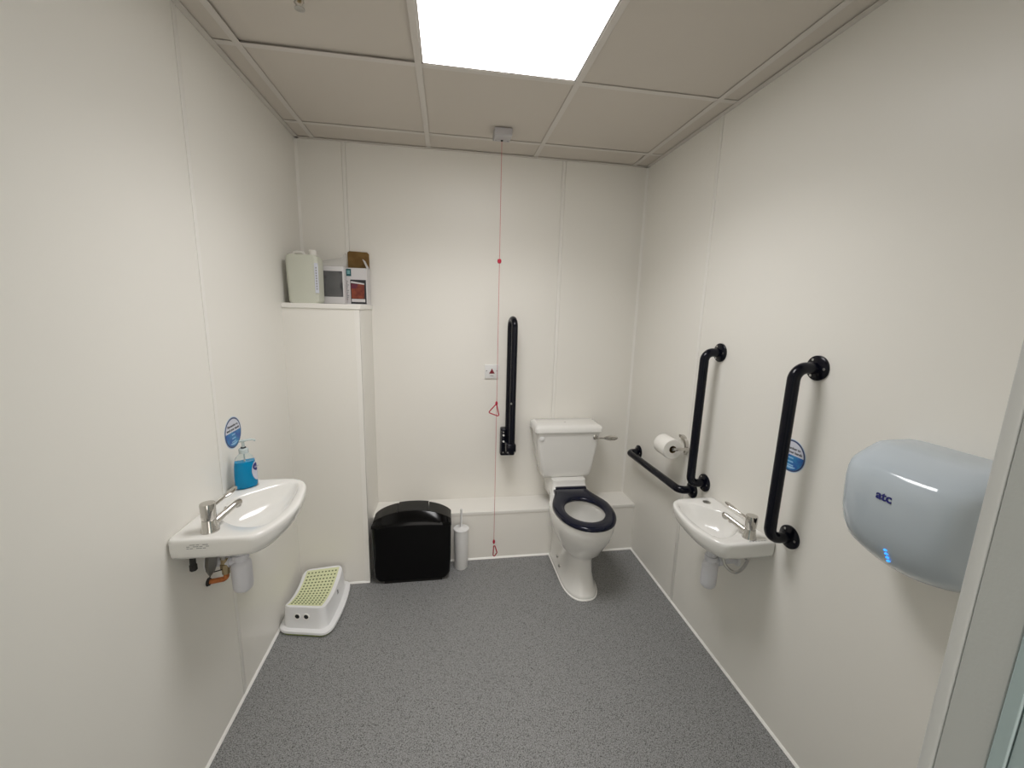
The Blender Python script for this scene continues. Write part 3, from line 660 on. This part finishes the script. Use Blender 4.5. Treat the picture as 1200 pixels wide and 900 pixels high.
mb = MB(); mb.loft([srr(.116, .172, .040, .013, fl(.006)), srr(.121, .177, .042, .013, fl(.012)), srr(.120, .176, .042, .013, fl(.022)), srr(.113, .169, .040, .010, fl(.027)), srr(.104, .160, .036, .008, fl(.029)), srr(.102, .158, .036, .007, fl(.034)), srr(.098, .155, .034, .002, lambda y: .12-.034*max(0, 1-(y/.15)**2)), srr(.095, .153, .033, .001, sad(.136)), srr(.086, .145, .028, 0, sad(.140)), srr(.078, .137, .022, 0, sad(.1395)), srr(.076, .135, .020, 0, sad(.132))], True, False)
sb = mb.build('body', 'stoolwhite', st, angle=40)
MB().loft([srr(.114, .170, .040, .010, fl(0)), srr(.117, .173, .041, .010, fl(.007))]).build('rubber_foot', 'greenr', st)
pd = MB(); rows = []
nx_, ny_ = 8, 14
for k in range(29):
    y = -.138+.276*k/28; rows.append([V((sx0-.079, sy0+y*fan(-.079), sad(.1412)(y))), V((sx0+.079, sy0+y*fan(.079), sad(.1412)(y))), V((sx0+.079, sy0+y*fan(.079), sad(.136)(y))), V((sx0-.079, sy0+y*fan(-.079), sad(.136)(y)))])
pd.loft(rows); pad = pd.build('anti_slip_pad', 'green', st)
kn0 = MB().lathe([(.0048, -.001), (.0046, .001), (.003, .0016)], (sx0, sy0, .140), seg=8).build('grip_stud', 'greend', pad)
first = True       # 117 studs, shared mesh
for i in range(9):
    for j in range(13):
        x = -.066+.132*i/8; y = -.122+.244*j/12; dlt = V((x, y*fan(x), sad(.1412)(y)-.140))
        if first: kn0.location = dlt; first = False
        else:
            o = kn0.copy(); COL.objects.link(o); o.parent = pad; o.location = dlt
for x in (-.030, .012):
    c_ = V((sx0+x, sy0-.1568*fan(x), .090)); n_ = V((-.19, -1, .03)).normalized()
    rg = MB().lathe([(.016, -.004), (.016, .0016), (.011, .0016), (.011, -.003)], c_, n_, 20).build('peg_hole_rim', 'bead', sb)
    MB().lathe([(.011, -.003), (.011, .0006)], c_, n_, 18).build('peg_hole', 'dark', sb)
lg = MB(); cx_, cy_, cz_ = sx0+.1035, sy0+.02, .072
for dy_, dz_, r_ in ((0, .014, .006), (0, 0, .009), (-.010, -.008, .005), (.010, -.008, .005), (.0, -.016, .006)): lg.lathe([(r_, -.004), (r_, .0016)], (cx_, cy_+dy_, cz_+dz_), (1, 0, .1), 12)
lg.build('moulded_mark', 'grey', sb)
st.rotation_euler.z = math.radians(-1.5)

# ------------------------------------------------------------------ supplies on the pipe boxing
SZ = CZ+.024
jc = tag(empty('jerrican', (-.71, 2.26, SZ)), 'translucent greenish plastic jerrican in the corner on the boxing', 'jerrican')
jm = MB(); jm.loft([[V((-.701+x_+lean, 2.229+y_, SZ+z)) for x_, y_ in rrect(-hw, hw, -.058, .058, .018)] for z, hw, lean in ((0, .061, .001), (.006, .068, .001), (.012, .070, .001), (.10, .072, 0), (.205, .074, -.001), (.222, .071, -.001), (.230, .061, -.001))])
jo = jm.build('can_body', 'jerry', jc, angle=40)
MB().tube([(-.755, 2.229, SZ+.222), (-.748, 2.229, SZ+.246), (-.708, 2.229, SZ+.244), (-.698, 2.229, SZ+.224)], .009, 12, fil=.014, fseg=6).build('handle', 'jerrycap', jc)
MB().lathe([(.018, 0), (.019, .004), (.019, .026), (.015, .031)], (-.663, 2.229, SZ+.228), seg=22).build('cap', 'jerrycap', jc)
sl = MB().box((-.642, 2.1690, SZ+.050), (-.6245, 2.1706, SZ+.192)).build('label_strip', 'stickw', jc)
for k in range(9): z = SZ+.066+k*.0125; MB().box((-.636, 2.1686, z), (-.6305, 2.1691, z+.007)).build('print_line', 'grey', sl)

ds = tag(empty('wrapped_dispenser', (-.59, 2.33, SZ)), 'white dispenser with dark front window wrapped in clear film', 'dispenser')
MB().box((-.650, 2.302, SZ+.001), (-.538, 2.362, SZ+.194), .006, 2).build('casing', 'boxwhite', ds)
MB().box((-.640, 2.2995, SZ+.037), (-.544, 2.304, SZ+.168), .002, 1).build('window', 'smoke', ds)
random.seed(3)
fm = MB(); rings = []
for k in range(12):
    t = k/11; rg_ = []
    for i in range(30):
        a = 2*math.pi*i/30; c_, s_ = math.cos(a), math.sin(a); sh = 1 if t < .75 else 1-(t-.75)*1.3
        x_ = .0585*math.copysign(abs(c_)**.3, c_); y_2 = .0335*math.copysign(abs(s_)**.3, s_)
        w_ = 1 if t > .05 else 0
        z_ = SZ+.0005+.215*t + max(0, t-.72)*.16*max(0, c_)
        rg_.append(V((-.594+x_*(1 if t < .75 else 1-(t-.75)*.25)+random.uniform(-.001, .002)*w_+.05*max(0, t-.75)*max(0, c_), 2.3325+y_2*sh+random.uniform(-.002, .001)*w_, z_+random.uniform(-.004, .004)*w_)))
    rings.append(rg_)
fm.loft(rings, False, True); fm.build('clear_film', 'film', ds, angle=12)

bxo_ = tag(empty('carton', (-.476, 2.42, SZ)), 'open white product carton with brown lid flap raised', 'box')
qx0, qx1, qy0, qy1, qz = -.556, -.436, 2.375, 2.482, SZ+.194
cm = MB()
for lo, hi in (((qx0, qy0, SZ), (qx1, qy0+.002, qz)), ((qx0, qy1-.002, SZ), (qx1, qy1, qz)), ((qx0, qy0+.002, SZ), (qx0+.002, qy1-.002, qz)), ((qx1-.002, qy0+.002, SZ), (qx1, qy1-.002, qz)), ((qx0+.002, qy0+.002, SZ), (qx1-.002, qy1-.002, SZ+.002))): cm.box(lo, hi)
cb_ = cm.build('carton_body', 'boxwhite', bxo_)
MB().box((qx0+.0022, qy1-.0035, SZ+.002), (qx1-.0022, qy1-.0021, qz)).build('carton_lining', 'card', bxo_)
fp = [(qx0+.003, qz), (qx1-.002, qz), (qx1-.002, qz+.085), (qx1-.012, qz+.095), (qx0+.013, qz+.098), (qx0+.003, qz+.090)]
MB().poly([(x, qy1-.002-(z-qz)*.05, z) for x, z in fp], (0, .0018, 0)).build('lid_flap', 'card', bxo_)
MB().poly([(qx1-.001, qy0+.010, qz), (qx1-.001, qy1-.012, qz), (qx1-.022, qy1-.02, qz+.045), (qx1-.022, qy0+.016, qz+.048)], (.0016, 0, .0008)).build('side_flap', 'boxwhite', bxo_)
f_ = qy0-.0002
MB().box((qx0+.012, f_-.0006, qz-.044), (qx0+.040, f_, qz-.006)).build('logo_panel', 'teal', cb_)
MB().box((qx0+.019, f_-.0010, qz-.033), (qx0+.034, f_-.0005, qz-.014)).build('logo_mark', 'teal2', cb_)
ph = MB().box((qx0+.034, f_-.0006, SZ+.004), (qx1-.005, f_, SZ+.132)).build('photo_panel', 'ink', cb_)
ja = [(qx0+.038, SZ+.036), (qx0+.043, SZ+.032), (qx1-.021, SZ+.032), (qx1-.016, SZ+.036), (qx1-.014, SZ+.108), (qx0+.037, SZ+.112)]
MB().poly([(x, f_-.0006, z) for x, z in ja], (0, -.0004, 0)).build('jar_print', 'jarred', ph)
MB().poly([(x, f_-.0010, z) for x, z in ((qx0+.038, SZ+.085), (qx0+.062, SZ+.085), (qx0+.075, SZ+.108), (qx0+.038, SZ+.112))], (0, -.0003, 0)).build('jar_shade_print', 'plum', ph)
MB().poly([(x, f_-.0010, z) for x, z in ((qx0+.036, SZ+.115), (qx1-.014, SZ+.107), (qx1-.014, SZ+.114), (qx0+.038, SZ+.124))], (0, -.0003, 0)).build('jar_rim_print', 'boxwhite', ph)
MB().box((qx0+.038, f_-.0010, SZ+.014), (qx1-.012, f_-.0006, SZ+.030)).build('caption_band', 'boxwhite', ph)
for k in range(11):
    z = SZ+.025+k*.0095; MB().box((qx0+.006, f_-.0006, z), (qx0+.018+.008*((k*7) % 3)/2, f_, z+.004)).build('print_line', 'grey' if k % 3 else 'plum', cb_)
